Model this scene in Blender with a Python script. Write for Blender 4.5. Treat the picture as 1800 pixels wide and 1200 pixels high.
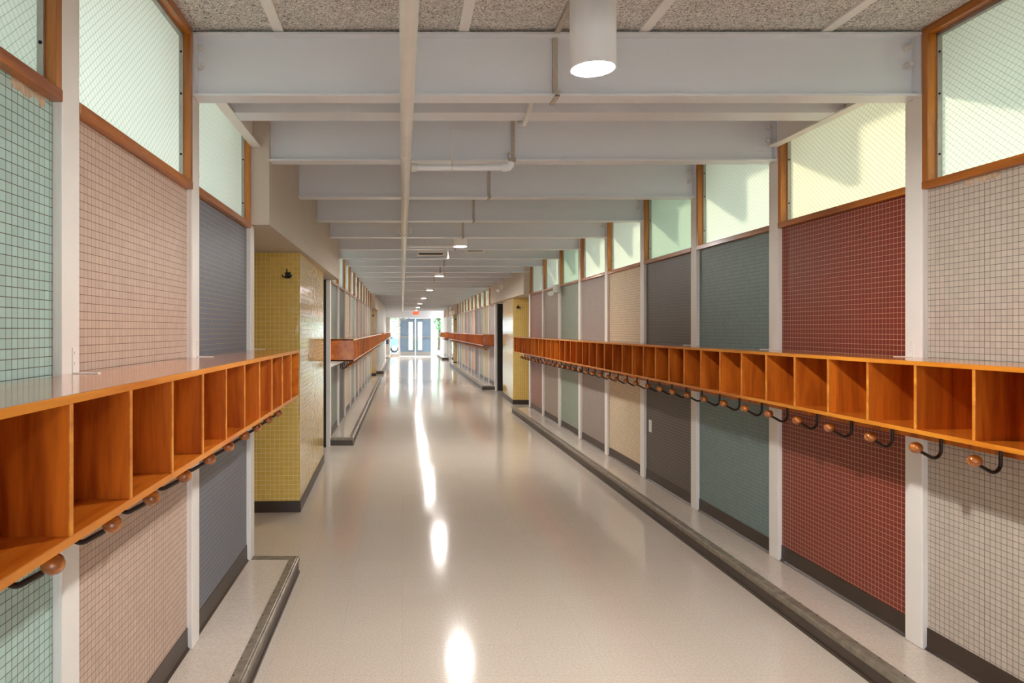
import bpy, bmesh, math, random
from mathutils import Vector, Matrix
random.seed(7)
S = bpy.context.scene
C = S.collection
for o in list(bpy.data.objects): bpy.data.objects.remove(o)

# ------------------------------------------------------------------ camera
HC = 1.545                                   # eye height
cam_d = bpy.data.cameras.new('camera'); cam = bpy.data.objects.new('camera', cam_d); C.objects.link(cam)
cam.location = (0, 0, HC); cam.rotation_euler = (math.pi/2, 0, 0)
cam_d.sensor_width = 36; cam_d.lens = 24
cam_d.shift_x = (900-707)/1800; cam_d.shift_y = (579-600)/1800
cam_d.clip_start = .05; cam_d.clip_end = 400
S.camera = cam

# ------------------------------------------------------------------ world, exposure
W = bpy.data.worlds.new('sky'); S.world = W; W.use_nodes = True
wn = W.node_tree.nodes; wl = W.node_tree.links
bg = wn['Background']
tc = wn.new('ShaderNodeTexCoord'); sp = wn.new('ShaderNodeSeparateXYZ'); cr = wn.new('ShaderNodeValToRGB')
wl.new(tc.outputs['Generated'], sp.inputs[0]); wl.new(sp.outputs['Z'], cr.inputs[0]); wl.new(cr.outputs[0], bg.inputs['Color'])
cr.color_ramp.elements[0].position = 0.0; cr.color_ramp.elements[0].color = (.86, .94, 1.0, 1)
cr.color_ramp.elements[1].position = 0.7; cr.color_ramp.elements[1].color = (.68, .82, 1.0, 1)
bg.inputs['Strength'].default_value = 3.3
sun_d = bpy.data.lights.new('sun', 'SUN'); sun_d.energy = 11.0; sun_d.angle = math.radians(3); sun_d.color = (1, .93, .80)
sun = bpy.data.objects.new('sun', sun_d); C.objects.link(sun)
sun.rotation_euler = Vector((0.52, 0.92, 0.46)).to_track_quat('Z', 'Y').to_euler()
LAMP = 430.0                                 # radiance of the cylinder lights' diffusers
S.view_settings.view_transform = 'Standard'; S.view_settings.look = 'None'
S.view_settings.gamma = 1; S.view_settings.use_curve_mapping = False
S.view_settings.exposure = 1.08
S.cycles.diffuse_bounces = 8; S.cycles.max_bounces = 14

# ------------------------------------------------------------------ measures
SP = 1.185                                   # bay spacing
def PY(n): return 3.087 + SP*n               # near face of post n
XL, XR = -.948, 2.351                        # corridor faces of the posts
ZP = .10                                     # platform height
ZB, ZC = 2.602, 2.905                        # beam underside, ceiling
ZS = 2.178                                   # underside of the window sills
FW = .104                                    # post / beam flange width
YE = 39.5                                    # end wall
def eye(z): return HC + z

# ------------------------------------------------------------------ materials
def lin(c): return tuple(((v/255)/12.92 if v/255 <= .04045 else ((v/255+.055)/1.055)**2.4) for v in c)
def new_mat(name):
    m = bpy.data.materials.new(name); m.use_nodes = True
    n = m.node_tree.nodes; return m, n, m.node_tree.links, n['Principled BSDF']
def rgb(c, g=1.0): return tuple(min(.95, v*g) for v in lin(c)) + (1,)
def flat(name, c, rough=.5, metal=0., spec=.5, var=.05, scale=6., bump=0.):
    m, n, l, b = new_mat(name)
    nz = n.new('ShaderNodeTexNoise'); nz.inputs['Scale'].default_value = scale; nz.inputs['Detail'].default_value = 6
    t = n.new('ShaderNodeTexCoord'); l.new(t.outputs['Object'], nz.inputs['Vector'])
    r = n.new('ShaderNodeValToRGB'); col = rgb(c)
    r.color_ramp.elements[0].position = .3; r.color_ramp.elements[0].color = tuple(v*(1-var) for v in col[:3])+(1,)
    r.color_ramp.elements[1].position = .7; r.color_ramp.elements[1].color = tuple(min(.97, v*(1+var)) for v in col[:3])+(1,)
    l.new(nz.outputs['Fac'], r.inputs[0]); l.new(r.outputs[0], b.inputs['Base Color'])
    b.inputs['Roughness'].default_value = rough; b.inputs['Metallic'].default_value = metal
    b.inputs['Specular IOR Level'].default_value = spec
    if bump:
        bp = n.new('ShaderNodeBump'); bp.inputs['Strength'].default_value = bump; bp.inputs['Distance'].default_value = .004
        l.new(nz.outputs['Fac'], bp.inputs['Height']); l.new(bp.outputs[0], b.inputs['Normal'])
    return m
def emit(name, c, s):
    m, n, l, b = new_mat(name)
    b.inputs['Base Color'].default_value = (.8, .8, .8, 1)
    b.inputs['Emission Color'].default_value = tuple(c)+(1,); b.inputs['Emission Strength'].default_value = s
    return m
def coords(n, l, axes):
    """a vector made of two object axes, e.g. 'yz' for side walls, 'xz' for walls facing the camera"""
    t = n.new('ShaderNodeTexCoord'); s = n.new('ShaderNodeSeparateXYZ'); c = n.new('ShaderNodeCombineXYZ')
    l.new(t.outputs['Object'], s.inputs[0])
    l.new(s.outputs[axes[0].upper()], c.inputs[0]); l.new(s.outputs[axes[1].upper()], c.inputs[1])
    return c.outputs[0], t
def tile_mat(name, c, g, axes='yz', pitch=.0258, mortar=.0011, offset=0., rough=.42, var=.06, bump=.5, spec=.5, waviness=0., widths=None):
    m, n, l, b = new_mat(name)
    v, t = coords(n, l, axes)
    br = n.new('ShaderNodeTexBrick'); l.new(v, br.inputs['Vector'])
    col = rgb(c)
    br.inputs['Color1'].default_value = tuple(x*(1-var) for x in col[:3])+(1,)
    br.inputs['Color2'].default_value = tuple(min(.95, x*(1+var)) for x in col[:3])+(1,)
    br.inputs['Mortar'].default_value = rgb(g)
    br.inputs['Scale'].default_value = 1
    br.inputs['Mortar Size'].default_value = mortar; br.inputs['Mortar Smooth'].default_value = .15
    br.inputs['Brick Width'].default_value = widths or pitch; br.inputs['Row Height'].default_value = pitch
    br.offset = offset; br.offset_frequency = 2; br.squash = 1
    l.new(br.outputs['Color'], b.inputs['Base Color'])
    b.inputs['Roughness'].default_value = rough; b.inputs['Specular IOR Level'].default_value = spec
    inv = n.new('ShaderNodeMath'); inv.operation = 'SUBTRACT'; inv.inputs[0].default_value = 1; l.new(br.outputs['Fac'], inv.inputs[1])
    bp = n.new('ShaderNodeBump'); bp.inputs['Strength'].default_value = bump; bp.inputs['Distance'].default_value = .0015
    l.new(inv.outputs[0], bp.inputs['Height'])
    if waviness:
        nz = n.new('ShaderNodeTexNoise'); nz.inputs['Scale'].default_value = 14; nz.inputs['Detail'].default_value = 1
        l.new(t.outputs['Object'], nz.inputs['Vector'])
        b2 = n.new('ShaderNodeBump'); b2.inputs['Strength'].default_value = waviness; b2.inputs['Distance'].default_value = .01
        l.new(nz.outputs['Fac'], b2.inputs['Height']); l.new(b2.outputs[0], bp.inputs['Normal'])
    l.new(bp.outputs[0], b.inputs['Normal'])
    return m
def wood_mat(name, dark, light, grain, rough=.28, scale=1., coat=.3):
    m, n, l, b = new_mat(name)
    t = n.new('ShaderNodeTexCoord'); mp = n.new('ShaderNodeMapping')
    k = {'x': (.8, 9, 9), 'y': (9, .8, 9), 'z': (9, 9, .8)}[grain]
    mp.inputs['Scale'].default_value = tuple(v*scale for v in k)
    oi = n.new('ShaderNodeObjectInfo'); ad = n.new('ShaderNodeVectorMath'); ad.operation = 'ADD'
    l.new(t.outputs['Object'], ad.inputs[0])
    mu = n.new('ShaderNodeMath'); mu.operation = 'MULTIPLY'; mu.inputs[1].default_value = 7.3; l.new(oi.outputs['Random'], mu.inputs[0])
    l.new(mu.outputs[0], ad.inputs[1]); l.new(ad.outputs[0], mp.inputs['Vector'])
    nz = n.new('ShaderNodeTexNoise'); nz.inputs['Scale'].default_value = 1.6; nz.inputs['Detail'].default_value = 8; nz.inputs['Distortion'].default_value = .8
    l.new(mp.outputs[0], nz.inputs['Vector'])
    n2 = n.new('ShaderNodeTexNoise'); n2.inputs['Scale'].default_value = 14; n2.inputs['Detail'].default_value = 4
    l.new(mp.outputs[0], n2.inputs['Vector'])
    mx = n.new('ShaderNodeMath'); mx.operation = 'MULTIPLY_ADD'; mx.inputs[1].default_value = .22
    l.new(n2.outputs['Fac'], mx.inputs[0]); l.new(nz.outputs['Fac'], mx.inputs[2])
    r = n.new('ShaderNodeValToRGB')
    r.color_ramp.elements[0].position = .40; r.color_ramp.elements[0].color = rgb(dark)
    r.color_ramp.elements[1].position = .82; r.color_ramp.elements[1].color = rgb(light)
    l.new(mx.outputs[0], r.inputs[0]); l.new(r.outputs[0], b.inputs['Base Color'])
    b.inputs['Roughness'].default_value = rough
    b.inputs['Coat Weight'].default_value = coat; b.inputs['Coat Roughness'].default_value = .12
    return m

M = {}
M['paint'] = flat('white_paint', (240, 236, 232), .38, var=.02, scale=3)
M['beam'] = flat('beam_paint', (226, 229, 236), .36, var=.025, scale=2)
M['soffit'] = flat('soffit_paint', (205, 193, 180), .6, var=.02, scale=2)
M['wallgrey'] = flat('grey_wall_paint', (192, 187, 182), .5, var=.03, scale=3)
M['pipe'] = flat('pipe_paint', (234, 231, 227), .33, var=.03, scale=9)
M['lampwhite'] = flat('lamp_housing_enamel', (240, 243, 248), .3, var=.01)
M['race'] = flat('raceway_metal', (188, 176, 164), .45, metal=.1, var=.10, scale=60)
M['frame'] = wood_mat('window_frame_wood', (136, 70, 16), (208, 126, 36), 'y', .3)
M['jamb'] = wood_mat('window_jamb_wood', (140, 76, 18), (214, 134, 40), 'z', .3)
M['plaster'] = flat('bare_plaster', (196, 172, 146), .9, var=.25, scale=60, bump=.6)
M['shelf_edge'] = wood_mat('honey_wood', (196, 106, 22), (236, 156, 52), 'y', .3)
M['shelf'] = wood_mat('cherry_board', (176, 84, 18), (222, 128, 40), 'y', .24, coat=.5)
M['shelf_top'] = wood_mat('polished_board', (176, 84, 18), (222, 128, 40), 'y', .16, coat=.7)
M['divider'] = wood_mat('cherry_divider', (146, 62, 12), (222, 122, 36), 'z', .3, scale=1.)
M['knob'] = wood_mat('knob_wood', (124, 58, 20), (206, 124, 50), 'x', .2, scale=3, coat=.8)
M['iron'] = flat('dark_hook_iron', (62, 48, 42), .35, metal=.4, var=.15, scale=40)
M['alu'] = flat('aluminium_stop', (176, 172, 166), .4, metal=.5, var=.08, scale=30)
M['bolt'] = flat('painted_bolt', (218, 216, 212), .4)
M['hole'] = flat('black_hole', (18, 18, 20), .8)
M['base'] = flat('brown_vinyl_base', (60, 45, 36), .35, var=.10, scale=5)
M['riser'] = flat('brown_riser', (70, 56, 46), .38, var=.15, scale=8)
M['nosing'] = flat('worn_metal_nosing', (138, 128, 114), .42, metal=.25, var=.28, scale=22, bump=.3)
M['door'] = flat('slate_blue_door', (132, 158, 184), .4, var=.04)
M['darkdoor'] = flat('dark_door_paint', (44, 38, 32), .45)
M['steel'] = flat('brushed_steel', (190, 188, 184), .3, metal=.8, var=.05, scale=30)
M['plastic'] = flat('white_plastic', (226, 224, 218), .4, var=.02)
M['black'] = flat('black_metal', (22, 22, 24), .4)
M['darkbox'] = flat('navy_box', (38, 52, 92), .4)
M['roof'] = flat('roof_felt', (120, 116, 112), .8)
M['concrete'] = flat('pale_pavement', (164, 162, 156), .8, var=.06, scale=.8)
M['grass'] = flat('grass_ground', (120, 150, 84), .9, var=.2, scale=2)
M['leaf'] = flat('leaf_green', (96, 150, 82), .6, var=.35, scale=1.5)
M['bark'] = flat('bark', (96, 78, 62), .8, var=.2, scale=8)
M['carpaint'] = flat('pale_blue_car_paint', (112, 140, 176), .2, metal=.3)
M['rubber'] = flat('tyre_rubber', (32, 32, 34), .7)
M['lamp'] = emit('lit_diffuser', (1, .965, .91), LAMP)
M['exit'] = emit('exit_face', (1, .16, .07), .75)
M['exitred'] = emit('exit_letters', (1, .01, .005), .35)
for k in ('exit', 'exitred'): M[k].node_tree.nodes['Principled BSDF'].inputs['Base Color'].default_value = (.25, .02, .01, 1)
M['floodlens'] = flat('lamp_lens', (236, 236, 230), .2)

def floor_mat():
    m, n, l, b = new_mat('speckled_vinyl_floor')
    v, t = coords(n, l, 'xy')
    nz = n.new('ShaderNodeTexNoise'); nz.inputs['Scale'].default_value = 95; nz.inputs['Detail'].default_value = 3; nz.inputs['Roughness'].default_value = .7
    l.new(t.outputs['Object'], nz.inputs['Vector'])
    r = n.new('ShaderNodeValToRGB')
    r.color_ramp.elements[0].position = .32; r.color_ramp.elements[0].color = rgb((198, 185, 172))
    r.color_ramp.elements[1].position = .66; r.color_ramp.elements[1].color = rgb((220, 208, 196))
    l.new(nz.outputs['Fac'], r.inputs[0])
    br = n.new('ShaderNodeTexBrick'); l.new(v, br.inputs['Vector']); br.offset = 0; br.squash = 1
    br.inputs['Scale'].default_value = 1; br.inputs['Brick Width'].default_value = .305; br.inputs['Row Height'].default_value = .305
    br.inputs['Mortar Size'].default_value = .0007
    br.inputs['Color1'].default_value = (.985, .985, .985, 1); br.inputs['Color2'].default_value = (1.01, 1.01, 1.01, 1); br.inputs['Mortar'].default_value = (.80, .78, .76, 1)
    mx = n.new('ShaderNodeMix'); mx.data_type = 'RGBA'; mx.blend_type = 'MULTIPLY'; mx.inputs[0].default_value = 1
    l.new(r.outputs[0], mx.inputs[6]); l.new(br.outputs['Color'], mx.inputs[7]); l.new(mx.outputs[2], b.inputs['Base Color'])
    n3 = n.new('ShaderNodeTexNoise'); n3.inputs['Scale'].default_value = 2.2; n3.inputs['Detail'].default_value = 3; l.new(t.outputs['Object'], n3.inputs['Vector'])
    mr = n.new('ShaderNodeMapRange'); mr.inputs['To Min'].default_value = .07; mr.inputs['To Max'].default_value = .14
    l.new(n3.outputs['Fac'], mr.inputs['Value']); l.new(mr.outputs[0], b.inputs['Roughness'])
    n4 = n.new('ShaderNodeTexNoise'); n4.inputs['Scale'].default_value = 5; n4.inputs['Detail'].default_value = 1; l.new(t.outputs['Object'], n4.inputs['Vector'])
    bp = n.new('ShaderNodeBump'); bp.inputs['Strength'].default_value = .025; bp.inputs['Distance'].default_value = .01
    l.new(n4.outputs['Fac'], bp.inputs['Height']); l.new(bp.outputs[0], b.inputs['Normal'])
    b.inputs['Specular IOR Level'].default_value = .6
    return m
M['floor'] = floor_mat()
def ceiling_mat():
    m, n, l, b = new_mat('wood_fibre_panel')
    t = n.new('ShaderNodeTexCoord')
    nz = n.new('ShaderNodeTexNoise'); nz.inputs['Scale'].default_value = 60; nz.inputs['Detail'].default_value = 5; nz.inputs['Roughness'].default_value = .75; nz.inputs['Distortion'].default_value = 2.5
    l.new(t.outputs['Object'], nz.inputs['Vector'])
    r = n.new('ShaderNodeValToRGB'); e = r.color_ramp.elements
    e[0].position = .38; e[0].color = rgb((84, 76, 70)); e[1].position = .54; e[1].color = rgb((246, 242, 236))
    l.new(nz.outputs['Fac'], r.inputs[0]); l.new(r.outputs[0], b.inputs['Base Color'])
    b.inputs['Roughness'].default_value = .95
    bp = n.new('ShaderNodeBump'); bp.inputs['Strength'].default_value = .8; bp.inputs['Distance'].default_value = .006
    l.new(nz.outputs['Fac'], bp.inputs['Height']); l.new(bp.outputs[0], b.inputs['Normal'])
    return m
M['ceiling'] = ceiling_mat()
def wired_glass(name, tint):
    """frosted wired glass: light passes scattered, thin wires cross as diamonds"""
    m, n, l, b = new_mat(name)
    t = n.new('ShaderNodeTexCoord'); s = n.new('ShaderNodeSeparateXYZ'); l.new(t.outputs['Object'], s.inputs[0])
    def op(o, a, c):
        k = n.new('ShaderNodeMath'); k.operation = o
        for i, v in enumerate((a, c)):
            if v is None: continue
            if isinstance(v, (int, float)): k.inputs[i].default_value = v
            else: l.new(v, k.inputs[i])
        return k.outputs[0]
    zz = op('MULTIPLY', s.outputs['Z'], 1.15)
    def lines(u):
        f = op('FRACT', op('DIVIDE', u, .034), None)
        return op('LESS_THAN', op('ABSOLUTE', op('SUBTRACT', f, .5), None), .028)
    wire = op('MAXIMUM', lines(op('ADD', s.outputs['Y'], zz)), lines(op('SUBTRACT', s.outputs['Y'], zz)))
    mx = n.new('ShaderNodeMix'); mx.data_type = 'RGBA'; l.new(wire, mx.inputs[0])
    mx.inputs[6].default_value = tint+(1,); mx.inputs[7].default_value = tuple(v*.42 for v in tint)+(1,)
    tr = n.new('ShaderNodeBsdfTranslucent'); l.new(mx.outputs[2], tr.inputs['Color'])
    gl = n.new('ShaderNodeBsdfGlossy'); gl.inputs['Roughness'].default_value = .18
    df = n.new('ShaderNodeBsdfDiffuse'); l.new(mx.outputs[2], df.inputs['Color'])
    ms0 = n.new('ShaderNodeMixShader'); ms0.inputs[0].default_value = .25; l.new(tr.outputs[0], ms0.inputs[1]); l.new(df.outputs[0], ms0.inputs[2])
    fr = n.new('ShaderNodeFresnel'); fr.inputs[0].default_value = 1.35
    ms = n.new('ShaderNodeMixShader'); l.new(fr.outputs[0], ms.inputs[0]); l.new(ms0.outputs[0], ms.inputs[1]); l.new(gl.outputs[0], ms.inputs[2])
    l.new(ms.outputs[0], n['Material Output'].inputs['Surface'])
    return m
M['glass'] = [wired_glass('frosted_wired_glass', (.66, .69, .60)), wired_glass('frosted_wired_glass_green_light', (.52, .59, .49)), wired_glass('frosted_wired_glass_warm_light', (.70, .69, .56)), wired_glass('frosted_wired_glass_left_lit', (.86, .88, .78))]  # one glass; green, warm and left tints put outside light into the colour
def clear_glass():
    m, n, l, b = new_mat('clear_glass')
    tr = n.new('ShaderNodeBsdfTransparent'); tr.inputs[0].default_value = (.93, .98, .98, 1)
    gl = n.new('ShaderNodeBsdfGlossy'); gl.inputs['Roughness'].default_value = .02
    fr = n.new('ShaderNodeFresnel'); fr.inputs[0].default_value = 1.45
    ms = n.new('ShaderNodeMixShader'); l.new(fr.outputs[0], ms.inputs[0]); l.new(tr.outputs[0], ms.inputs[1]); l.new(gl.outputs[0], ms.inputs[2])
    l.new(ms.outputs[0], n['Material Output'].inputs['Surface']); return m
M['clear'] = clear_glass()

TILES = {  # name: (tile colour, grout colour, brick offset, column width)
 'aqua': ((174, 203, 197), (84, 74, 60), 0, None),
 'pinkish beige': ((203, 178, 162), (120, 86, 62), 0, None),
 'slate blue': ((100, 109, 132), (176, 158, 108), .5, None),
 'warm grey': ((196, 184, 172), (96, 92, 82), 0, None),
 'brick red': ((128, 42, 30), (206, 164, 136), 0, None),
 'teal grey': ((122, 146, 146), (84, 88, 82), 0, None),
 'charcoal brown': ((78, 68, 62), (150, 140, 126), .5, None),
 'cream': ((226, 206, 176), (128, 100, 72), 0, None),
 'taupe': ((152, 138, 130), (168, 156, 146), 0, None),
 'sage green': ((150, 164, 148), (112, 108, 92), 0, None),
 'tan grey': ((172, 156, 140), (128, 116, 100), 0, None),
 'rosy brown': ((140, 92, 82), (188, 166, 152), 0, None),
 'lavender grey': ((176, 166, 164), (140, 130, 124), 0, None),
 'pale straw': ((218, 202, 156), (160, 142, 108), 0, None),
 'pale green grey': ((190, 190, 172), (140, 134, 118), 0, None),
 'plum grey': ((126, 112, 122), (160, 150, 150), 0, None),
 'peach': ((214, 174, 144), (170, 134, 108), 0, None),
 'grey green': ((134, 144, 134), (110, 110, 98), 0, None),
}
TM = {k: tile_mat('mosaic_'+k.replace(' ', '_'), v[0], v[1], offset=v[2], widths=v[3]) for k, v in TILES.items()}
YC = ((224, 186, 92), (246, 232, 176))
M['yel_x'] = tile_mat('yellow_glazed_tile_front', *YC, axes='xz', pitch=.0385, mortar=.0017, rough=.10, var=.04, bump=.9, waviness=.22)
M['yel_y'] = tile_mat('yellow_glazed_tile_side', *YC, axes='yz', pitch=.0385, mortar=.0017, rough=.10, var=.04, bump=.9, waviness=.22)

# ------------------------------------------------------------------ mesh helpers
class MB:
    def __init__(s): s.v = []; s.f = []; s.m = []; s.sm = []
    def add(s, vs, fs, mi=0, smooth=False):
        o = len(s.v); s.v += [tuple(v) for v in vs]; s.f += [tuple(i+o for i in f) for f in fs]
        s.m += [mi]*len(fs); s.sm += [smooth]*len(fs); return s
    def box(s, x0, x1, y0, y1, z0, z1, mi=0, b=0.):
        x0, x1 = sorted((x0, x1)); y0, y1 = sorted((y0, y1)); z0, z1 = sorted((z0, z1))
        if b <= 0:
            return s.add([(x0,y0,z0),(x1,y0,z0),(x1,y1,z0),(x0,y1,z0),(x0,y0,z1),(x1,y0,z1),(x1,y1,z1),(x0,y1,z1)],
                         [(0,3,2,1),(4,5,6,7),(0,1,5,4),(1,2,6,5),(2,3,7,6),(3,0,4,7)], mi)
        bm = bmesh.new(); bmesh.ops.create_cube(bm, size=1)
        for v in bm.verts: v.co = Vector(((x0+x1)/2+v.co.x*(x1-x0), (y0+y1)/2+v.co.y*(y1-y0), (z0+z1)/2+v.co.z*(z1-z0)))
        bmesh.ops.bevel(bm, geom=list(bm.edges), offset=b, segments=2, affect='EDGES', profile=.5)
        return s.bm(bm, mi)
    def bm(s, bm, mi=0, smooth=False):
        bm.verts.ensure_lookup_table(); bm.verts.index_update()
        s.add([v.co for v in bm.verts], [[v.index for v in f.verts] for f in bm.faces], mi, smooth); bm.free(); return s
    def cyl(s, p0, p1, r, seg=12, mi=0, cap=True, r1=None):
        p0, p1 = Vector(p0), Vector(p1); q = (p1-p0).to_track_quat('Z', 'Y'); r1 = r if r1 is None else r1
        vs = []
        for p, rr in ((p0, r), (p1, r1)):
            for i in range(seg):
                a = 2*math.pi*i/seg; vs.append(p + q @ Vector((math.cos(a)*rr, math.sin(a)*rr, 0)))
        s.add(vs, [(i, (i+1) % seg, seg+(i+1) % seg, seg+i) for i in range(seg)], mi, seg > 7)
        if cap: s.add(vs, [tuple(range(seg))[::-1], tuple(range(seg, 2*seg))], mi)
        return s
    def tube(s, pts, r, seg=8, mi=0):
        pts = [Vector(p) for p in pts]; vs = []; N = len(pts); up = None
        for i, p in enumerate(pts):
            d = (pts[min(i+1, N-1)]-pts[max(i-1, 0)]).normalized()
            if up is None: up = d.orthogonal().normalized()
            up = (up - d*up.dot(d)).normalized(); w = d.cross(up)
            for k in range(seg):
                a = 2*math.pi*k/seg; vs.append(p + up*math.cos(a)*r + w*math.sin(a)*r)
        fs = [(i*seg+k, i*seg+(k+1) % seg, (i+1)*seg+(k+1) % seg, (i+1)*seg+k) for i in range(N-1) for k in range(seg)]
        s.add(vs, fs, mi, True); s.add(vs, [tuple(range(seg))[::-1], tuple(range((N-1)*seg, N*seg))], mi); return s
    def ball(s, c, r, seg=16, rings=10, sc=(1, 1, 1), mi=0):
        bm = bmesh.new(); bmesh.ops.create_uvsphere(bm, u_segments=seg, v_segments=rings, radius=r)
        for v in bm.verts: v.co = Vector(c) + Vector((v.co.x*sc[0], v.co.y*sc[1], v.co.z*sc[2]))
        return s.bm(bm, mi, True)
    def prism(s, prof, y0, y1, plane='xz', mi=0):
        """extrude a closed profile; plane 'xz' runs along y, 'yz' along x"""
        n = len(prof); P = (lambda a, b, t: (a, t, b)) if plane == 'xz' else (lambda a, b, t: (t, a, b))
        vs = [P(a, b, y0) for a, b in prof] + [P(a, b, y1) for a, b in prof]
        s.add(vs, [tuple(range(n)), tuple(range(n, 2*n))[::-1]] + [(i, n+i, n+(i+1) % n, (i+1) % n) for i in range(n)], mi)
        return s
    def mesh(s, name, mats, origin=(0, 0, 0)):
        me = bpy.data.meshes.new(name); o = Vector(origin)
        me.from_pydata([tuple(Vector(v)-o) for v in s.v], [], s.f)
        for m in (mats if isinstance(mats, (list, tuple)) else [mats]): me.materials.append(m)
        me.polygons.foreach_set('material_index', s.m); me.polygons.foreach_set('use_smooth', s.sm)
        bm = bmesh.new(); bm.from_mesh(me); bmesh.ops.recalc_face_normals(bm, faces=bm.faces); bm.to_mesh(me); bm.free()
        return me
    def build(s, name, mats, parent=None, origin=(0, 0, 0)):
        ob = bpy.data.objects.new(name, s.mesh(name, mats, origin)); C.objects.link(ob)
        ob.parent = parent
        if parent is None or any(origin): ob.location = Vector(origin)
        return ob
def box(*a, **k): return MB().box(*a, **k)
def tag(o, label, cat, group=None, kind=None):
    o['label'] = label; o['category'] = cat
    if group: o['group'] = group
    if kind: o['kind'] = kind
    return o
def thing(name, label, cat, loc=(0, 0, 0), group=None, kind=None):
    o = bpy.data.objects.new(name, None); C.objects.link(o); o.location = loc; o.empty_display_size = .1
    return tag(o, label, cat, group, kind)
def part(mb, name, mats, root, **k):
    """child whose vertices are given in world space (the root is only translated)"""
    ob = mb.build(name, mats, root, **k)
    if root is not None:
        w = Vector(root.location); p = root.parent
        while p: w += Vector(p.location); p = p.parent
        ob.location = Vector(ob.location) - w if k.get('origin') else -w
    return ob
ORD = 'first second third fourth fifth sixth seventh eighth ninth tenth eleventh twelfth thirteenth fourteenth fifteenth sixteenth seventeenth eighteenth nineteenth twentieth twenty-first twenty-second twenty-third twenty-fourth twenty-fifth twenty-sixth twenty-seventh twenty-eighth twenty-ninth thirtieth thirty-first thirty-second thirty-third thirty-fourth thirty-fifth'.split()

# ------------------------------------------------------------------ floor, ceiling, ends
tag(box(-3.2, 4.8, -5.2, YE+.4, -.08, 0).build('floor', M['floor']), 'glossy beige speckled vinyl corridor floor', 'floor', kind='structure')
tag(box(XL-.25, XR+.25, -5.2, YE+.1, ZC, ZC+.08).build('ceiling', M['ceiling']), 'speckled wood fibre ceiling above the beams', 'ceiling', kind='structure')
tag(box(XL-.50, XR+.50, -5.3, YE+.3, ZC+.08, ZC+.22).build('roof', M['roof']), 'flat roof over the corridor with short eaves', 'roof', kind='structure')
for x0, x1, y0, y1 in ((-2.9, XL-.5, 4.2, 9.1), (XR+.5, 4.5, 12.5, 17.4), (-2.9, XL-.5, 20.8, YE), (XR+.5, 4.5, 29.1, 33)):
    tag(box(x0, x1, y0, y1, ZC+.0, ZC+.22).build('roof', M['roof']), 'side roof over a recessed core', 'roof', None, 'structure')
for i, x in enumerate((-.561, .279, 1.098, 1.925)):
    tag(box(x-.023, x+.023, -2, YE, ZC-.010, ZC+.001).build('trim_%d' % (i+1), M['paint']),
        '%s white ceiling joint strip counting from the left wall' % ORD[i], 'ceiling strip', 'ceiling joint strips', 'structure')
# corridor stretch behind the viewpoint
YB = PY(-3)
for nm, x0, x1 in (('wall_left', XL-.1, XL-.03), ('wall_right', XR+.03, XR+.1)):
    tag(box(x0, x1, -5, YB, 0, ZC).build(nm, M['wallgrey']), 'plain wall behind the viewpoint on the %s' % ('left' if 'left' in nm else 'right'), 'wall', kind='structure')
mb = MB().box(XL-.1, XR+.1, -5.15, -5, 2.1, ZC).box(XL-.1, XR+.1, -5.15, -5, 0, .12)  # unseen rear wall, set close with wide openings to add daylight on the beams
for x in (XL-.05, .7, XR+.05): mb.box(x-.04, x+.04, -5.15, -5, .12, 2.1)
tag(mb.build('wall_rear', M['paint']), 'unseen white framed rear wall, openings sized to let in fill light', 'wall', kind='structure')

# end wall: header, side pieces, mullions
tag(box(XL-.1, XR+.1, YE, YE+.2, HC+.70, ZC).build('wall_end', M['beam']), 'white header wall above the double exit doors', 'wall', kind='structure')
for i, (a, b, t) in enumerate(((XL-.2, -.725, 'left'), (2.275, XR+.2, 'right'))):
    tag(box(a, b, YE, YE+.2, 0, HC+.70).build('wall_end', M['wallgrey']), 'narrow pale wall strip %s of the exit glazing' % ('left' if i == 0 else 'right'), 'wall', kind='structure')
def XE(px): return (px-707)*YE/1200
GX = [XE(685), XE(701), XE(703), XE(729.3), XE(730.8), XE(757.5), XE(759.5), XE(776)]
ZD = eye(.665)
for k, (xa, xb) in enumerate(((GX[0], GX[1]), (GX[6], GX[7]))):
    w = thing('window_%d' % (k+1), 'tall clear sidelight %s of the exit doors' % ('left' if k == 0 else 'right'), 'window', ((xa+xb)/2, YE, 0), kind='structure')
    f = MB().box(xa, xb, YE, YE+.1, 0, .16).box(xa, xb, YE, YE+.1, ZD, HC+.70)
    f.box(xa, xa+.03, YE, YE+.1, .16, ZD).box(xb-.03, xb, YE, YE+.1, .16, ZD)
    part(f, 'window_frame', M['paint'], w)
    part(box(xa+.03, xb-.03, YE+.045, YE+.053, .16, ZD), 'pane', M['clear'], w)
fr = MB()
for a, b in ((GX[1], GX[2]), (GX[3], GX[4]), (GX[5], GX[6])): fr.box(a, b, YE-.02, YE+.12, 0, HC+.70)
fr.box(GX[2], GX[5], YE-.02, YE+.12, ZD, HC+.70)
tag(fr.build('trim_5', M['paint']), 'white steel frame with centre mullion around the double doors', 'door frame', kind='structure')
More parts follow.
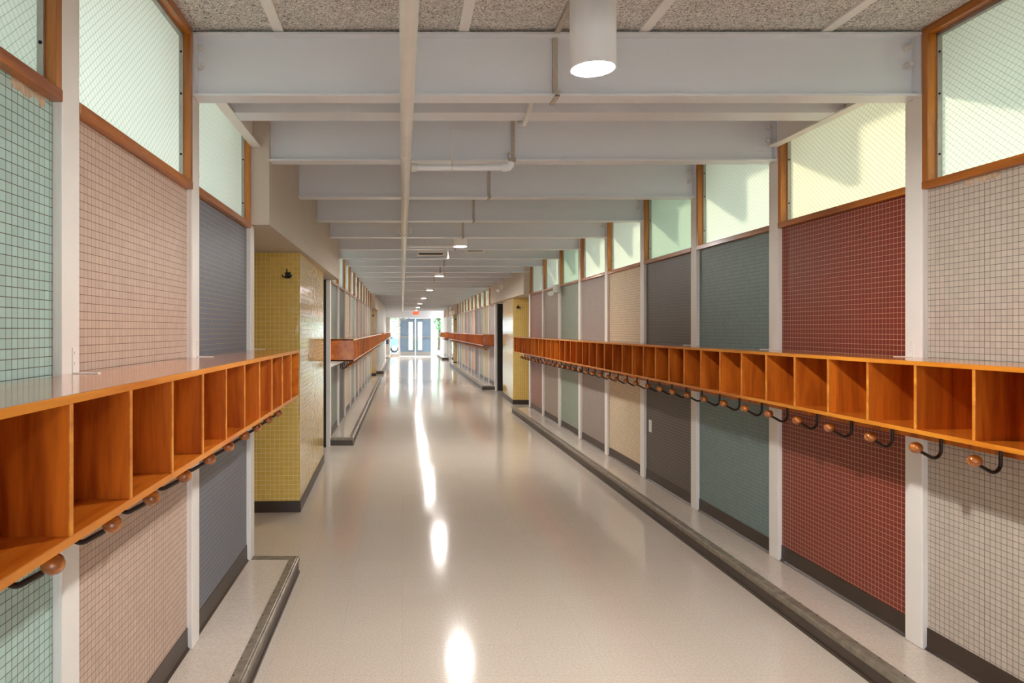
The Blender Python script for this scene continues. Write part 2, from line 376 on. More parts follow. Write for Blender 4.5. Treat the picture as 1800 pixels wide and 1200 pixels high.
for k, (xa, xb) in enumerate(((GX[2], GX[3]), (GX[4], GX[5]))):
    d = thing('door_%d' % (k+1), 'slate blue exit door with a narrow lite, %s of the mullion' % ('left' if k == 0 else 'right'), 'door', ((xa+xb)/2, YE, 0), kind='structure')
    xa += .006; xb -= .006
    la, lb = (XE(718.5), XE(725.2)) if k == 0 else (XE(735), XE(741.8))
    za, zb = eye(-36*YE/1200), eye(13*YE/1200)
    s = MB()
    for bx in ((xa, la, .02, ZD-.01), (lb, xb, .02, ZD-.01), (la, lb, .02, za), (la, lb, zb, ZD-.01)): s.box(bx[0], bx[1], YE+.02, YE+.065, bx[2], bx[3])
    part(s, 'door_leaf', M['door'], d)
    g = MB()
    for bx in ((la-.015, la, za-.015, zb+.015), (lb, lb+.015, za-.015, zb+.015), (la, lb, za-.015, za), (la, lb, zb, zb+.015)): g.box(bx[0], bx[1], YE+.012, YE+.07, bx[2], bx[3])
    part(g, 'lite_frame', M['steel'], d)
    part(box(la, lb, YE+.038, YE+.044, za, zb), 'pane', M['clear'], d)
    part(box(xa+.02, xb-.02, YE+.014, YE+.02, .03, .26), 'kick_plate', M['steel'], d)
    zbx = eye(-13*YE/1200)
    pb = MB().box(xa+.05, xb-.05, YE-.05, YE-.025, zbx-.02, zbx+.02, b=.005).box(xa+.05, xa+.1, YE-.03, YE+.02, zbx-.03, zbx+.03).box(xb-.1, xb-.05, YE-.03, YE+.02, zbx-.03, zbx+.03)
    far = (xa+.03, la-.04) if k == 0 else (lb+.04, xb-.03)
    pb.box(far[0], far[1], YE-.06, YE-.02, zbx-.035, zbx+.035, b=.004)
    part(pb, 'push_bar', M['steel'], d)
    cx = xa+.25 if k == 0 else xb-.25
    part(MB().box(cx-.2, cx+.12, YE-.04, YE+.02, ZD-.13, ZD-.06, b=.004).box(cx-.05, cx+.2, YE-.05, YE-.035, ZD-.06, ZD-.045), 'closer', M['steel'], d)
    hx = xb-.06 if k == 0 else xa+.06
    part(MB().box(hx-.02, hx+.02, YE+.005, YE+.02, zbx-.2, zbx+.2).cyl((hx, YE-.03, zbx+.02), (hx, YE+.01, zbx+.02), .012), 'lock_plate', M['steel'], d)
tag(box(XE(678.8), XE(683), YE-.12, YE, eye(-.83), eye(-.55), b=.01).build('wall_box', M['darkbox']),
    'small dark blue box on the end wall left of the exit glazing', 'wall box')

# ------------------------------------------------------------------ posts, beams, panels, windows
NB = 30
def cores(side):   # bays (n, n+1) that carry tiled wall and windows, by side
    return ([(-3, 1), (5, 15)] if side < 0 else [(-3, 8), (12, 22), (25, 30)])
left_tiles = {-3: 'cream', -2: 'aqua', -1: 'pinkish beige', 0: 'slate blue',
              5: 'grey green', 6: 'charcoal brown', 7: 'cream', 8: 'sage green', 9: 'taupe', 10: 'peach', 11: 'lavender grey', 12: 'tan grey', 13: 'peach', 14: 'pale green grey'}
right_tiles = {-3: 'sage green', -2: 'cream', -1: 'warm grey', 0: 'brick red', 1: 'teal grey', 2: 'charcoal brown', 3: 'cream', 4: 'taupe', 5: 'sage green', 6: 'tan grey', 7: 'rosy brown',
               12: 'lavender grey', 13: 'pale straw', 14: 'pale green grey', 15: 'plum grey', 16: 'peach', 17: 'lavender grey', 18: 'peach', 19: 'pale straw', 20: 'tan grey', 21: 'sage green',
               25: 'lavender grey', 26: 'pale green grey', 27: 'lavender grey', 28: 'tan grey', 29: 'lavender grey'}
RUN = {(-1, -3): 'near left shelf', (-1, 5): 'far left shelf', (1, -3): 'near right shelf', (1, 12): 'far right shelf', (1, 25): 'last right shelf'}
win_no = [2]; gl_i = 0
for side in (-1, 1):
    X = XL if side < 0 else XR
    word = 'left' if side < 0 else 'right'
    tiles = left_tiles if side < 0 else right_tiles
    for a, b in cores(side):
        where = RUN[(side, a)]
        vis0 = {(-1, -3): -1, (1, -3): 0}.get((side, a), a)
        # posts: hollow channel outline, corridor flange and two returns
        for n in range(a, b+1):
            y = PY(n)
            mb = MB().box(X, X+side*.012, y, y+FW, ZP, ZB, b=.002).box(X+side*.012, X+side*.10, y+.002, y+FW-.002, ZP, ZB)
            mb.box(X+side*.028, X+side*.10, y+.01, y+FW-.01, ZB, ZC)
            o = part(mb, 'steel_column', M['paint'], None, origin=(X, y, ZP))
            if n >= vis0:
                nb = tiles.get(n-1) or tiles.get(n)
                lab = '%s white steel column from the camera beside the %s, bordering the %s tile' % (ORD[n-vis0], where, nb)
            else: lab = 'white steel column of the %s wall behind the viewpoint' % word
            tag(o, lab, 'column', 'white steel columns', 'structure')
        for n in range(a, b):
            y0, y1 = PY(n)+FW, PY(n+1); col = tiles[n]
            vis = n >= vis0-1
            lab = ('%s mosaic tile wall panel above and below the %s' % (col, where))
            if list(tiles[k] for k in range(a, b)).count(col) > 1:
                same = [k for k in range(a, b) if tiles[k] == col]
                lab = '%s mosaic tile wall panel by the %s, %s of its colour from the camera' % (col, where, ORD[same.index(n)])
            p = tag(box(X+side*.026, X+side*.12, y0, y1, 0, ZS).build('wall_'+word, TM[col]), lab, 'tiled wall panel', 'mosaic wall panels', 'structure')
            o = MB().prism([(X+side*.026, ZP), (X+side*.026, ZP+.098), (X+side*.0225, ZP+.098), (X+side*.021, ZP+.012), (X+side*.012, ZP+.001), (X+side*.012, ZP)], y0, y1)
            tag(o.build('baseboard_'+word, M['base']), 'dark brown base under the %s' % lab.replace(' above and below', ' by'), 'baseboard', 'brown cove bases', 'structure')
            # clerestory window
            win_no[0] += 1
            w = thing('window_%d' % win_no[0], 'clerestory window above the %s panel of the %s' % (col if 'its colour' not in lab else ORD[same.index(n)]+' '+col, where), 'window', (X, (y0+y1)/2, ZS), 'frosted clerestory windows', 'structure')
            zt = ZC
            wf, pg = (.030, .053) if side < 0 else (.038, .064)
            f = MB().box(X-side*.003, X+side*wf, y0, y1, ZS, ZS+.034, b=.002).box(X, X+side*wf, y0, y1, zt-.036, zt)
            part(f, 'window_frame', M['frame'], w)
            part(MB().box(X, X+side*(wf+.001), y1-.032, y1, ZS+.034, zt-.036).box(X+side*.012, X+side*wf, y0, y0+.006, ZS+.034, zt-.036), 'window_jamb', M['jamb'], w)
            xa, xb = X+side*(wf+.001), X+side*(pg-.004)
            st = MB().box(xa, xb, y0, y1-.02, ZS+.02, ZS+.040).box(xa, xb, y0, y1-.02, zt-.05, zt-.02)
            st.box(xa, xb, y1-.040, y1-.02, ZS+.03, zt-.03)
            if n < 6:
                for zz in (ZS+.15, ZS+.42, zt-.12): st.cyl((xa+side*.008, y1-.0425, zz), (xa+side*.008, y1-.039, zz), .005, 8, 1)
            part(st, 'glazing_stop', [M['alu'], M['hole']], w)
            ti = {0: 2, 2: 1, 5: 1}.get(n, 0) if side > 0 else {-2: 0}.get(n, 3)  # tint per bay paints the light behind; sunless left panes are brightened
            part(box(X+side*pg, X+side*(pg+.006), y0+.001, y1-.01, ZS+.01, zt-.01), 'pane', M['glass'][ti], w)
            pp = {(-1, -2): (2.75, .16), (1, -1): (2.80, .17)}.get((side, n))
            if pp:      # chipped patch of bare plaster under the sill
                rg = random.Random(3); xs = X+side*.0252; pts = []
                for k in range(9): pts.append((pp[0]+(-.5+k/8)*pp[1], ZS-.012-rg.uniform(.004, .028)))
                pts = [(pts[-1][0], ZS), ] + pts[::-1] + [(pts[0][0], ZS)]
                if side < 0: pts = [(a-(2.75-1.78), b) for a, b in pts]
                part(MB().prism(pts, xs, xs+side*.002, 'yz'), 'plaster_patch', M['plaster'], p)

# ceiling beams
def beam_span(n):
    y = PY(n)
    xl = -.832 if (4.2 < y < 9.1 or 20.8 < y < 34.4) and n not in (1, 15) else XL
    xr = 2.244 if (12.7 < y < 17.3 or 29.2 < y < 32.6) else XR
    return xl, xr
for n in range(-2, NB+1):
    y = PY(n); xl, xr = beam_span(n); yc = y+FW/2
    r = thing('ceiling_beam', ('%s white steel ceiling beam from the camera' % ORD[n]) if n >= 0 else 'white steel ceiling beam behind the viewpoint', 'beam', ((xl+xr)/2, y, ZB), 'white ceiling beams', 'structure')
    mb = MB().box(xl, xr, y, y+FW, ZB, ZB+.011, b=.0015).box(xl, xr, y, y+FW, ZC-.026, ZC-.014, b=.0015).box(xl, xr, yc-.005, yc+.005, ZB+.011, ZC-.026)
    part(mb, 'beam_section', M['beam'], r)
    if n <= 8:
        for sx, xe in ((1, xl), (-1, xr)):
            if abs(xe-XL) > .01 and abs(xe-XR) > .01: continue
            part(MB().box(xe+sx*.002, xe+sx*.012, y+.003, y+FW-.003, ZB+.012, ZC-.027), 'end_plate', M['beam'], r)
            for zz in ((HC+1.29, HC+1.205) if n == 0 else (ZB+.215, ZB+.135)):
                if n == 1 and sx > 0:     # drilled splice plate in the second beam
                    part(MB().cyl((xe+sx*.085, yc-.0125, zz-.02), (xe+sx*.085, yc-.009, zz-.02), .010, 14), 'bolt_hole', M['hole'], r)
                    continue
                bx = xe + (.022 if sx > 0 else -.04)
                m2 = MB().cyl((bx, yc-.018, zz), (bx, yc-.004, zz), .018, 6)
                m2.cyl((bx, yc-.042 if sx < 0 else yc-.026, zz), (bx, yc-.014, zz), .0095, 10)
                part(m2, 'bolt', M['bolt'], r)
            if n == 1: part(MB().box(xe+sx*.014, xe+sx*.125, yc-.0095, yc-.004, ZB+.07, ZB+.25, b=.001), 'splice_plate', M['beam'], r)
for n in range(-1, 25):          # rafter tails under the eaves, outside the glass
    for sd, xx in ((-1, XL), (1, XR)):
        if any(a <= n <= b for a, b in cores(sd)):
            tag(box(xx+sd*.11, xx+sd*.46, PY(n)+.01, PY(n)+FW-.01, ZB+.05, ZC+.08).build('roof', M['paint']), 'white rafter tail outside the clerestory glass', 'rafter tail', 'rafter tails under the eaves', 'structure')
# extra channel frame in the second bay
r = thing('channel_frame', 'white channel frame crossing the bay between first and second beam', 'channel frame', ((XL+XR)/2, 3.6, eye(1.143)), kind='structure')
part(MB().box(XL+.02, XR-.02, 3.60, 3.74, eye(1.143), eye(1.155)).box(XL+.02, XR-.02, 3.735, 3.742, eye(1.155), ZC-.02).box(XL+.02, XR-.02, 3.60, 3.608, eye(1.155), ZC-.02), 'cross_channel', M['beam'], r)
for sx, xe, w in ((1, XL, 'left'), (-1, XR, 'right')):
    part(MB().box(xe+sx*.004, xe+sx*.062, PY(0)+FW, PY(1)-.006, eye(1.140), eye(1.150), b=.001).box(xe+sx*.004, xe+sx*.012, PY(0)+FW, PY(1)-.006, eye(1.15), ZC-.02), 'side_channel', M['paint'], r)
    q = MB()
    q.box(xe+sx*.10, xe+sx*.16, 3.742, 3.752, eye(1.17), eye(1.28))
    for zz in (1.2, 1.25): q.cyl((xe+sx*.13, 3.75, eye(zz)), (xe+sx*.13, 3.77, eye(zz)), .013, 6)
    part(q, 'bracket', M['paint'], r)

# ------------------------------------------------------------------ platforms with metal nosing
def platform(side, y0, y1, label, near=True, far=True):
    X = XL if side < 0 else XR; Xc = -.655 if side < 0 else 2.048; XO = X+side*.13
    r = thing('floor_platform', label, 'platform', ((X+Xc)/2, (y0+y1)/2, 0), 'raised wall platforms', 'structure')
    sgn = side
    part(box(Xc+sgn*.012, XO, y0+.012, y1-.012, 0, ZP-.002), 'platform_slab', M['floor'], r)
    ri = MB().box(Xc+sgn*.004, Xc+sgn*.013, y0+.004, y1-.004, .0, ZP-.022).box(Xc-sgn*.004, Xc+sgn*.006, y0, y1, 0, .014)
    if near: ri.box(Xc+sgn*.01, XO, y0+.004, y0+.012, 0, ZP-.02)
    if far: ri.box(Xc+sgn*.01, XO, y1-.012, y1-.004, 0, ZP-.02)
    part(ri, 'riser', M['riser'], r)
    prof = [(Xc, ZP-.030), (Xc-sgn*.004, ZP-.018), (Xc-sgn*.003, ZP-.001), (Xc+sgn*.004, ZP+.003), (Xc+sgn*.012, ZP+.001), (Xc+sgn*.016, ZP+.003), (Xc+sgn*.056, ZP+.002), (Xc+sgn*.058, ZP-.003), (Xc+sgn*.004, ZP-.006), (Xc+sgn*.003, ZP-.030)]
    no = MB().prism(prof, y0, y1)
    if near: no.box(Xc+sgn*.05, XO-sgn*.1, y0-.004, y0+.055, ZP-.004, ZP+.002).box(Xc+sgn*.0, XO-sgn*.1, y0-.006, y0, ZP-.028, ZP+.002)
    if far: no.box(Xc+sgn*.05, XO-sgn*.1, y1-.055, y1+.004, ZP-.004, ZP+.002).box(Xc+sgn*.0, XO-sgn*.1, y1, y1+.006, ZP-.028, ZP+.002)
    part(no, 'nosing', M['nosing'], r)
    sc = MB(); y = y0+.1
    while y < min(y1, 14): sc.cyl((Xc+sgn*.05, y, ZP+.001), (Xc+sgn*.05, y, ZP+.0035), .0035, 8); y += .15
    if sc.v: part(sc, 'screw_row', M['hole'], r)['kind'] = 'stuff'
platform(-1, -1.0, 4.345, 'raised platform under the near left shelf', False, True)
platform(-1, 9.09, 21.1, 'long raised platform under the far left shelf')
platform(-1, 23.85, 34.3, 'raised platform along the plain grey wall')
platform(-1, 35.0, YE-.02, 'short raised platform left of the exit doors', True, False)
platform(1, -1.0, 12.75, 'raised platform under the near right shelf', False, True)
platform(1, 17.5, 29.6, 'long raised platform under the far right shelf')
platform(1, 35.0, YE-.02, 'short raised platform right of the exit doors', True, False)

# ------------------------------------------------------------------ service cores: recess, yellow tiled block, dark door, soffit
def core(side, ys, yf, yb, y1, word, idx, door_glass=False, hook=True):
    X = XL if side < 0 else XR; XO = -2.7 if side < 0 else 4.3
    Xs = -.832 if side < 0 else 2.244; Xy = -.868 if side < 0 else 2.29; Xy2 = Xy + side*.045
    sd = 'left' if side < 0 else 'right'
    tag(box(Xs, XO, ys-.004, y1+.03, eye(.655), ZC).build('wall_'+sd, M['soffit']), 'beige dropped soffit over the %s yellow block' % word, 'soffit', 'beige soffits', 'structure')
    tag(box(XO, XO+side*.1, ys-.5, y1+.5, 0, eye(.655)).build('wall_'+sd, M['wallgrey']), 'plain back wall of the recess by the %s yellow block' % word, 'wall', None, 'structure')
    tag(box(X+side*.1, XO, ys, ys+.10, 0, eye(.655)).build('wall_'+sd, M['wallgrey']), 'plain return wall before the %s yellow block' % word, 'wall', None, 'structure')
    zt = eye(.652)
    # block: front face (xz tiles), side face (yz tiles, slightly tapering)
    mb = MB()
    mb.add([(Xy, yf, 0), (XO, yf-.10, 0), (XO, yf-.10, zt), (Xy, yf, zt)], [(0, 1, 2, 3)], 0)
    mb.add([(Xy, yf, 0), (Xy2, yb, 0), (Xy2, yb, zt), (Xy, yf, zt)], [(0, 1, 2, 3)], 1)
    mb.add([(Xy2, yb, 0), (XO, yb, 0), (XO, yb, zt), (Xy2, yb, zt)], [(0, 1, 2, 3)], 2)
    mb.add([(XO, yb, 0), (XO, yf-.10, 0), (XO, yf-.10, zt), (XO, yb, zt)], [(0, 1, 2, 3)], 2)
    mb.add([(Xy, yf, zt), (XO, yf-.1, zt), (XO, yb, zt), (Xy2, yb, zt)], [(0, 1, 2, 3)], 2)
    o = mb.build('wall_'+sd, [M['yel_x'], M['yel_y'], M['paint']])
    tag(o, '%s yellow glazed tile wall block on the %s' % (word, sd) if sd not in word else '%s yellow glazed tile wall block' % word, 'tiled wall', 'yellow glazed tile blocks', 'structure')
    bb = MB()
    bb.prism([(Xy-side*.008, yf-.012), (XO, yf-.112), (XO, yf-.1), (Xy+side*.002, yf+.0), (Xy2+side*.002, yb), (Xy2-side*.008, yb), (Xy-side*.008, yf+.02)], 0, .095, 'xz')
    bb.v = [(a, c, b) for a, b, c in bb.v]
    tag(bb.build('baseboard_'+sd, M['base']), 'dark base around the %s yellow tile block' % word, 'baseboard', 'dark bases of the yellow blocks', 'structure')
    # door recess beyond the block
    if door_glass:
        w = thing('door_%d' % idx, 'bright glazed side door on the right near the exit', 'door', (X, (yb+y1)/2, 0), kind='structure')
        ya = yb+.02; yz = y1-.1
        part(MB().box(X-side*.03, X+side*.03, ya, ya+.05, 0, zt).box(X-side*.03, X+side*.03, yz-.05, yz, 0, zt).box(X-side*.03, X+side*.03, ya, yz, zt-.08, zt).box(X-side*.03, X+side*.03, ya, yz, 0, .12), 'door_frame', M['paint'], w)
        part(box(X-side*.004, X+side*.004, ya+.05, yz-.05, .12, zt-.08), 'pane', M['clear'], w)
    else:
        dx = X + side*.32
        w = thing('door_%d' % idx, 'dark recessed doorway beyond the %s yellow block' % word, 'door', (dx, (yb+y1)/2, 0), kind='structure')
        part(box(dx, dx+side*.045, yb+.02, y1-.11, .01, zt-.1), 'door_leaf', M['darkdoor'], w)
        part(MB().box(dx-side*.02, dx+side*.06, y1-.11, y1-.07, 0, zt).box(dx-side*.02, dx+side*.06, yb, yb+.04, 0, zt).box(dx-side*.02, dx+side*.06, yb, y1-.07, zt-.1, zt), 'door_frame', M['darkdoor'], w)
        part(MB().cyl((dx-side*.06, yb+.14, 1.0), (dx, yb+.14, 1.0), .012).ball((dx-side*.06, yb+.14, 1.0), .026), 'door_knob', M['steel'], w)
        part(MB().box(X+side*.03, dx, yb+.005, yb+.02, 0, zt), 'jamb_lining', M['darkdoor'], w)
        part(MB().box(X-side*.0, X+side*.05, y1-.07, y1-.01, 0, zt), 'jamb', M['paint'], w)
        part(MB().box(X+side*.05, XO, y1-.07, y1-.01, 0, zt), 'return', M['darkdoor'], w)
    if hook:
        hx = Xy + side*.098; hz = eye(.455); yy = yf-.012-.01
        h = thing('wall_hook', 'small black coat hook high on the %s yellow tiles' % word, 'hook', (hx, yf, hz), 'black hooks on the yellow tiles')
        part(MB().box(hx-.022, hx+.022, yy-.006, yf-.006, hz-.022, hz+.030, b=.003), 'mount_plate', M['black'], h)
        for s2 in (-1, 1):
            part(MB().tube([(hx+s2*.006, yy-.004, hz-.004), (hx+s2*.018, yy-.03, hz-.016), (hx+s2*.034, yy-.046, hz-.012), (hx+s2*.040, yy-.050, hz+.004)], .006), 'prong', M['black'], h)
        part(MB().tube([(hx, yy-.004, hz+.02), (hx, yy-.045, hz+.026), (hx, yy-.06, hz+.05)], .0055), 'prong', M['black'], h)
core(-1, 4.275, 5.79, 7.92, 9.02, 'near left', 3)
core(1, PY(8)+.03, 14.1, 15.85, 17.31, 'near right', 4)
core(-1, PY(15)+.03, 22.7, 23.55, 23.86, 'far left', 5)
core(1, PY(22)+.03, 30.6, 31.0, 32.8, 'far right', 6, door_glass=True)
# plain grey wall on the left beyond the second yellow block, and its last bay
tag(box(-.865, -2.7, 23.88, 34.4, 0, ZC).build('wall_left', M['wallgrey']), 'plain pale grey wall beyond the far left yellow block', 'wall', kind='structure')
tag(box(XL-.0, -2.7, 34.4, YE, 0, ZC).build('wall_left', M['wallgrey']), 'plain pale wall section beside the exit doors on the left', 'wall', kind='structure')

# ------------------------------------------------------------------ cubby shelves with coat hooks
DT, DB = eye(-.127), eye(-.42)               # top and underside
BT = .018
hook_hi = hook_lo = knob_hi = knob_lo = None
def hook_meshes(side, low):
    seg = 6 if low else 10
    u = -side                                 # towards the corridor
    pts = [(0, 0, .0), (0, 0, -.080)]
    K = 3 if low else 7
    for k in range(1, K+1):
        a = math.pi*k/K*.64
        pts.append((u*.030*(1-math.cos(a)), 0, -.080-.034*math.sin(a)))
    pts.append((u*.098, 0, -.080))
    rod = MB().tube(pts, .0068, seg)
    if not low: rod.box(-.012, .012, -.012, .012, -.004, .0, b=.001)
    kn = MB().ball((u*.106, 0, -.070), .0235, 10 if low else 20, 7 if low else 14, (1.06, 1, .98))
    return rod.mesh('coat_hook', M['iron']), kn.mesh('knob', M['knob'])
def shelf(side, y0, y1, pitch, phase_end, label, hooks=None, low=False, yvis=-9, brackets=(), end_near=True, bare_last=False):
    X = XL if side < 0 else XR; F = -.645 if side < 0 else 2.07; s = side
    r = thing('cubby_shelf', label, 'cubby shelf', (X, y0, DB))
    bk = X - s*.001
    part(MB().box(F, bk, y0, y1, DT-BT, DT, b=.002), 'top_board', M['shelf_top'], r)
    part(MB().box(F-s*.0015, F+s*.0005, y0, y1, DT-BT+.0005, DT-.0005), 'top_edge', M['shelf_edge'], r)
    part(MB().box(F, bk, y0, y1, DB, DB+BT, b=.002), 'bottom_board', M['shelf'], r)
    part(MB().box(F-s*.0015, F+s*.0005, y0, y1, DB+.0005, DB+BT-.0005), 'bottom_edge', M['shelf_edge'], r)
    part(MB().box(bk-s*.010, bk, y0+.014, y1-.014, DB+BT, DT-BT), 'back_panel', M['divider'], r)
    part(MB().box(X-s*.10, X-s*.082, y0+.05, y1-.02, DB-.055, DB, b=.001), 'hook_rail', M['divider'], r)
    for ye in (y0+.007, y1-.007):
        part(MB().box(F, bk, ye-.007, ye+.007, DB, DT-.004), 'end_panel', M['shelf'], r)
    dm = MB().box(F+s*.003, bk-s*.010, -.006, .006, DB+BT, DT-BT).mesh('divider', M['divider'], (0, 0, 0))
    dm2 = MB().box(F-s*.001, F+s*.004, -.0065, .0065, DB+BT, DT-BT, b=.0012).mesh('divider_edge', M['shelf_edge'], (0, 0, 0))
    w = Vector(r.location); y = phase_end - pitch
    i = 0
    while y > max(y0+.05, yvis):
        d = bpy.data.objects.new('divider', dm); C.objects.link(d); d.parent = r; d.location = Vector((0, y, 0)) - w
        e = bpy.data.objects.new('divider_edge', dm2); C.objects.link(e); e.parent = d
        y -= pitch; i += 1
    if hooks:
        hs, step, hend = hooks
        rod, kn = hook_meshes(side, low); y = hs; X0 = X - s*.112
        rng = random.Random(5)
        while y < hend:
            h = bpy.data.objects.new('coat_hook', rod); C.objects.link(h); h.parent = r; h.location = Vector((X0, y, DB)) - w
            if not (bare_last and y+step >= hend):
                k = bpy.data.objects.new('knob', kn); C.objects.link(k); k.parent = h
            if not low:
                h.rotation_euler = (0, 0, rng.uniform(-.10, .10))
            y += step
    for yb in brackets:
        q = MB().box(X-s*.0035, X-s*.0005, yb-.010, yb+.010, DT, DT+.075, b=.0008).box(X-s*.0005, X-s*.075, yb-.010, yb+.010, DT, DT+.003, b=.0008)
        for zz in (.03, .06): q.cyl((X-s*.006, yb, DT+zz), (X-s*.002, yb, DT+zz), .004, 8)
        part(q, 'angle_bracket', M['paint'], r)
    return r
B = FW/2
shelf(-1, .1, 4.265, .2933, 4.265, 'honey wood cubby shelf with hooks on the near left wall', (1.422-.2885*4, .2885, 4.1), brackets=[PY(k)+B+.015 for k in (-1, 0, 1)])
shelf(1, .1, 12.65, .2827, 12.65, 'honey wood cubby shelf with hooks on the near right wall', (2.837-.2827*9, .2827, 12.6), brackets=[PY(k)+B+.015 for k in (-1, 0, 1, 2)], bare_last=True)
sh2 = shelf(-1, 9.05, 21.7, .2933, 21.7, 'long cubby shelf with closed end on the far left wall', (9.25, .2933, 21.5), low=True, yvis=9.2)
for yb in (9.06, 12.7, 16.3):
    part(MB().prism([(XL+.002, DB-.001), (XL+.165, DB-.001), (XL+.165, DB-.012), (XL+.002, DB-.078)], yb, yb+.012), 'shelf_bracket', M['paint'], sh2)
shelf(1, 17.5, 30.3, .2827, 30.3, 'long cubby shelf with closed end on the far right wall', (17.7, .2827, 30.2), low=True, yvis=17.6)
shelf(-1, 24.2, 38.7, .2933, 38.7, 'last cubby shelf on the plain grey left wall', None, low=True, yvis=24.3)
shelf(1, 33.0, 37.2, .2827, 37.2, 'short cubby shelf on the right wall by the exit', (33.2, .2827, 37.1), low=True, yvis=33.1)

# ------------------------------------------------------------------ cylinder lights
LX = .722
for i, y in enumerate([2.585] + [8.5+4.74*k for k in range(7)] + [-2.2]):
    zb = eye(.985) if i == 0 else eye(1.03)
    rr = .0855
    lab = ('large lit white cylinder light nearest the camera' if i == 0 else '%s lit white cylinder light along the ceiling from the camera' % ORD[i]) if i < 8 else 'white cylinder ceiling light behind the viewpoint, %s' % ('hidden')
    r = thing('cylinder_light', lab, 'ceiling light', (LX, y, zb), 'white cylinder ceiling lights')
    h = MB(); N = 40
    prof = [(rr-.006, zb+.03), (rr-.006, zb), (rr, zb), (rr, ZC-.03), (rr-.02, ZC-.023)]
    vs = [(LX+a*math.cos(2*math.pi*k/N), y+a*math.sin(2*math.pi*k/N), z) for a, z in prof for k in range(N)]
    h.add(vs, [(j*N+k, j*N+(k+1) % N, (j+1)*N+(k+1) % N, (j+1)*N+k) for j in range(len(prof)-1) for k in range(N)], 0, True)
    part(h, 'housing', M['lampwhite'], r)
    part(MB().cyl((LX, y, zb+.005), (LX, y, zb+.009), rr-.0065, 32), 'diffuser', M['lamp'], r)

# ------------------------------------------------------------------ sprinkler piping, raceway, vents
PX, PZ, PR = .022, eye(1.012), .0315
r = thing('sprinkler_pipe', 'long white main pipe running under the beams', 'pipe', (PX, 0, PZ))
part(MB().cyl((PX, -2.5, PZ), (PX, 36.5, PZ), PR, 24), 'main_pipe', M['pipe'], r)
for y in (3.24, 3.95, 10.5, 17.0):
    part(MB().cyl((PX, y-.004 if y < 3.5 else y-.03, PZ), (PX, y+.004 if y < 3.5 else y+.03, PZ), PR+.0025, 24), 'coupling', M['pipe'], r)
for y in (7.1, 13.3, 19.5, 25.7):
    q = MB()
    pts = [(PX+(PR+.006)*math.cos(a), y, PZ+(PR+.006)*math.sin(a)) for a in [math.pi*(1+k/10) for k in range(11)]]
    q.tube(pts, .007, 8)
    for sx in (-1, 1):
        xx = PX+sx*(PR+.006)
        q.tube([(xx, y, PZ), (xx, y, PZ+.02), (xx+sx*.03, y, PZ+.024)], .007, 8)
        q.cyl((xx+sx*.024, y, PZ+.0), (xx+sx*.024, y, ZB), .006, 8).cyl((xx+sx*.024, y, PZ+.018), (xx+sx*.024, y, PZ+.034), .013, 6).cyl((xx+sx*.024, y, PZ-.012), (xx+sx*.024, y, PZ), .012, 6)
    part(q, 'pipe_clamp', M['pipe'], r)
part(MB().cyl((PX, 36.5, PZ), (PX, 36.5, PZ-.0), .04, 16).ball((PX, 36.5, PZ), .045, 14, 8), 'elbow', M['pipe'], r)
part(MB().cyl((PX, 36.5, PZ), (.62, 36.5, PZ), .012, 10), 'end_branch', M['pipe'], r)

def branch(i, y, xe, lab):
    z = eye(.997 if i == 0 else 1.053); rb = .0195
    r = thing('branch_pipe', lab, 'pipe', (PX, y, z), 'sprinkler branch pipes')
    part(MB().cyl((PX+PR+.004, y, z), (xe, y, z), rb, 18), 'tube', M['lampwhite'], r)
    part(MB().cyl((PX+PR+.004, y, z), (PX+PR+.035, y, z), rb+.006, 18).cyl((PX+PR+.005, y, z), (PX+PR+.045, y, z), rb+.003, 18), 'reducer', M['pipe'], r)
    hx = PX+.285
    part(MB().cyl((hx, y, z+rb), (hx, y, ZC), .0035, 8).cyl((hx, y, z-rb-.002), (hx, y, z+rb+.03), .006, 8).cyl((hx-.006, y, z), (hx+.006, y, z), rb+.003, 18), 'hanger_rod', M['pipe'], r)
    el = MB().tube([(xe-.03, y, z), (xe, y, z), (xe+.016, y, z+.003), (xe+.024, y, z+.014), (xe+.026, y, z+.032)], rb+.005, 14)
    part(el, 'elbow', M['lampwhite'], r)
    hx = xe+.026
    hd = MB().cyl((hx, y, z+.03), (hx, y, z+.052), .010, 10).cyl((hx, y, z+.05), (hx, y, z+.056), .014, 6)
    for sx in (-1, 1): hd.tube([(hx+sx*.008, y, z+.055), (hx+sx*.014, y, z+.068), (hx+sx*.010, y, z+.084), (hx, y, z+.090)], .003, 6)
    hd.cyl((hx, y, z+.090), (hx, y, z+.0925), .017, 12)
    part(hd, 'sprinkler_head', M['race'], r)
branch(0, 4.205, .64, 'white branch pipe with sprinkler near the second beam')
branch(1, 8.66, .76, 'second white branch pipe with sprinkler, behind the second light')
branch(2, 13.40, .80, 'third white branch pipe with sprinkler, behind the third light')
for k in range(4): branch(3+k, 18.14+4.74*k, .78, '%s branch pipe with sprinkler, far along the corridor' % ORD[3+k])
r = tag(MB().cyl((.597, 8.9, eye(1.045)), (.597, 8.9, eye(.93)), .010, 10).cyl((.597, 8.9, eye(.925)), (.597, 8.9, eye(.935)), .016, 10).box(.585, .609, 8.9, 9.02, eye(1.03), eye(1.05)).build('drop_pipe', M['pipe']),
        'short white vertical drop beside the second cylinder light', 'pipe')
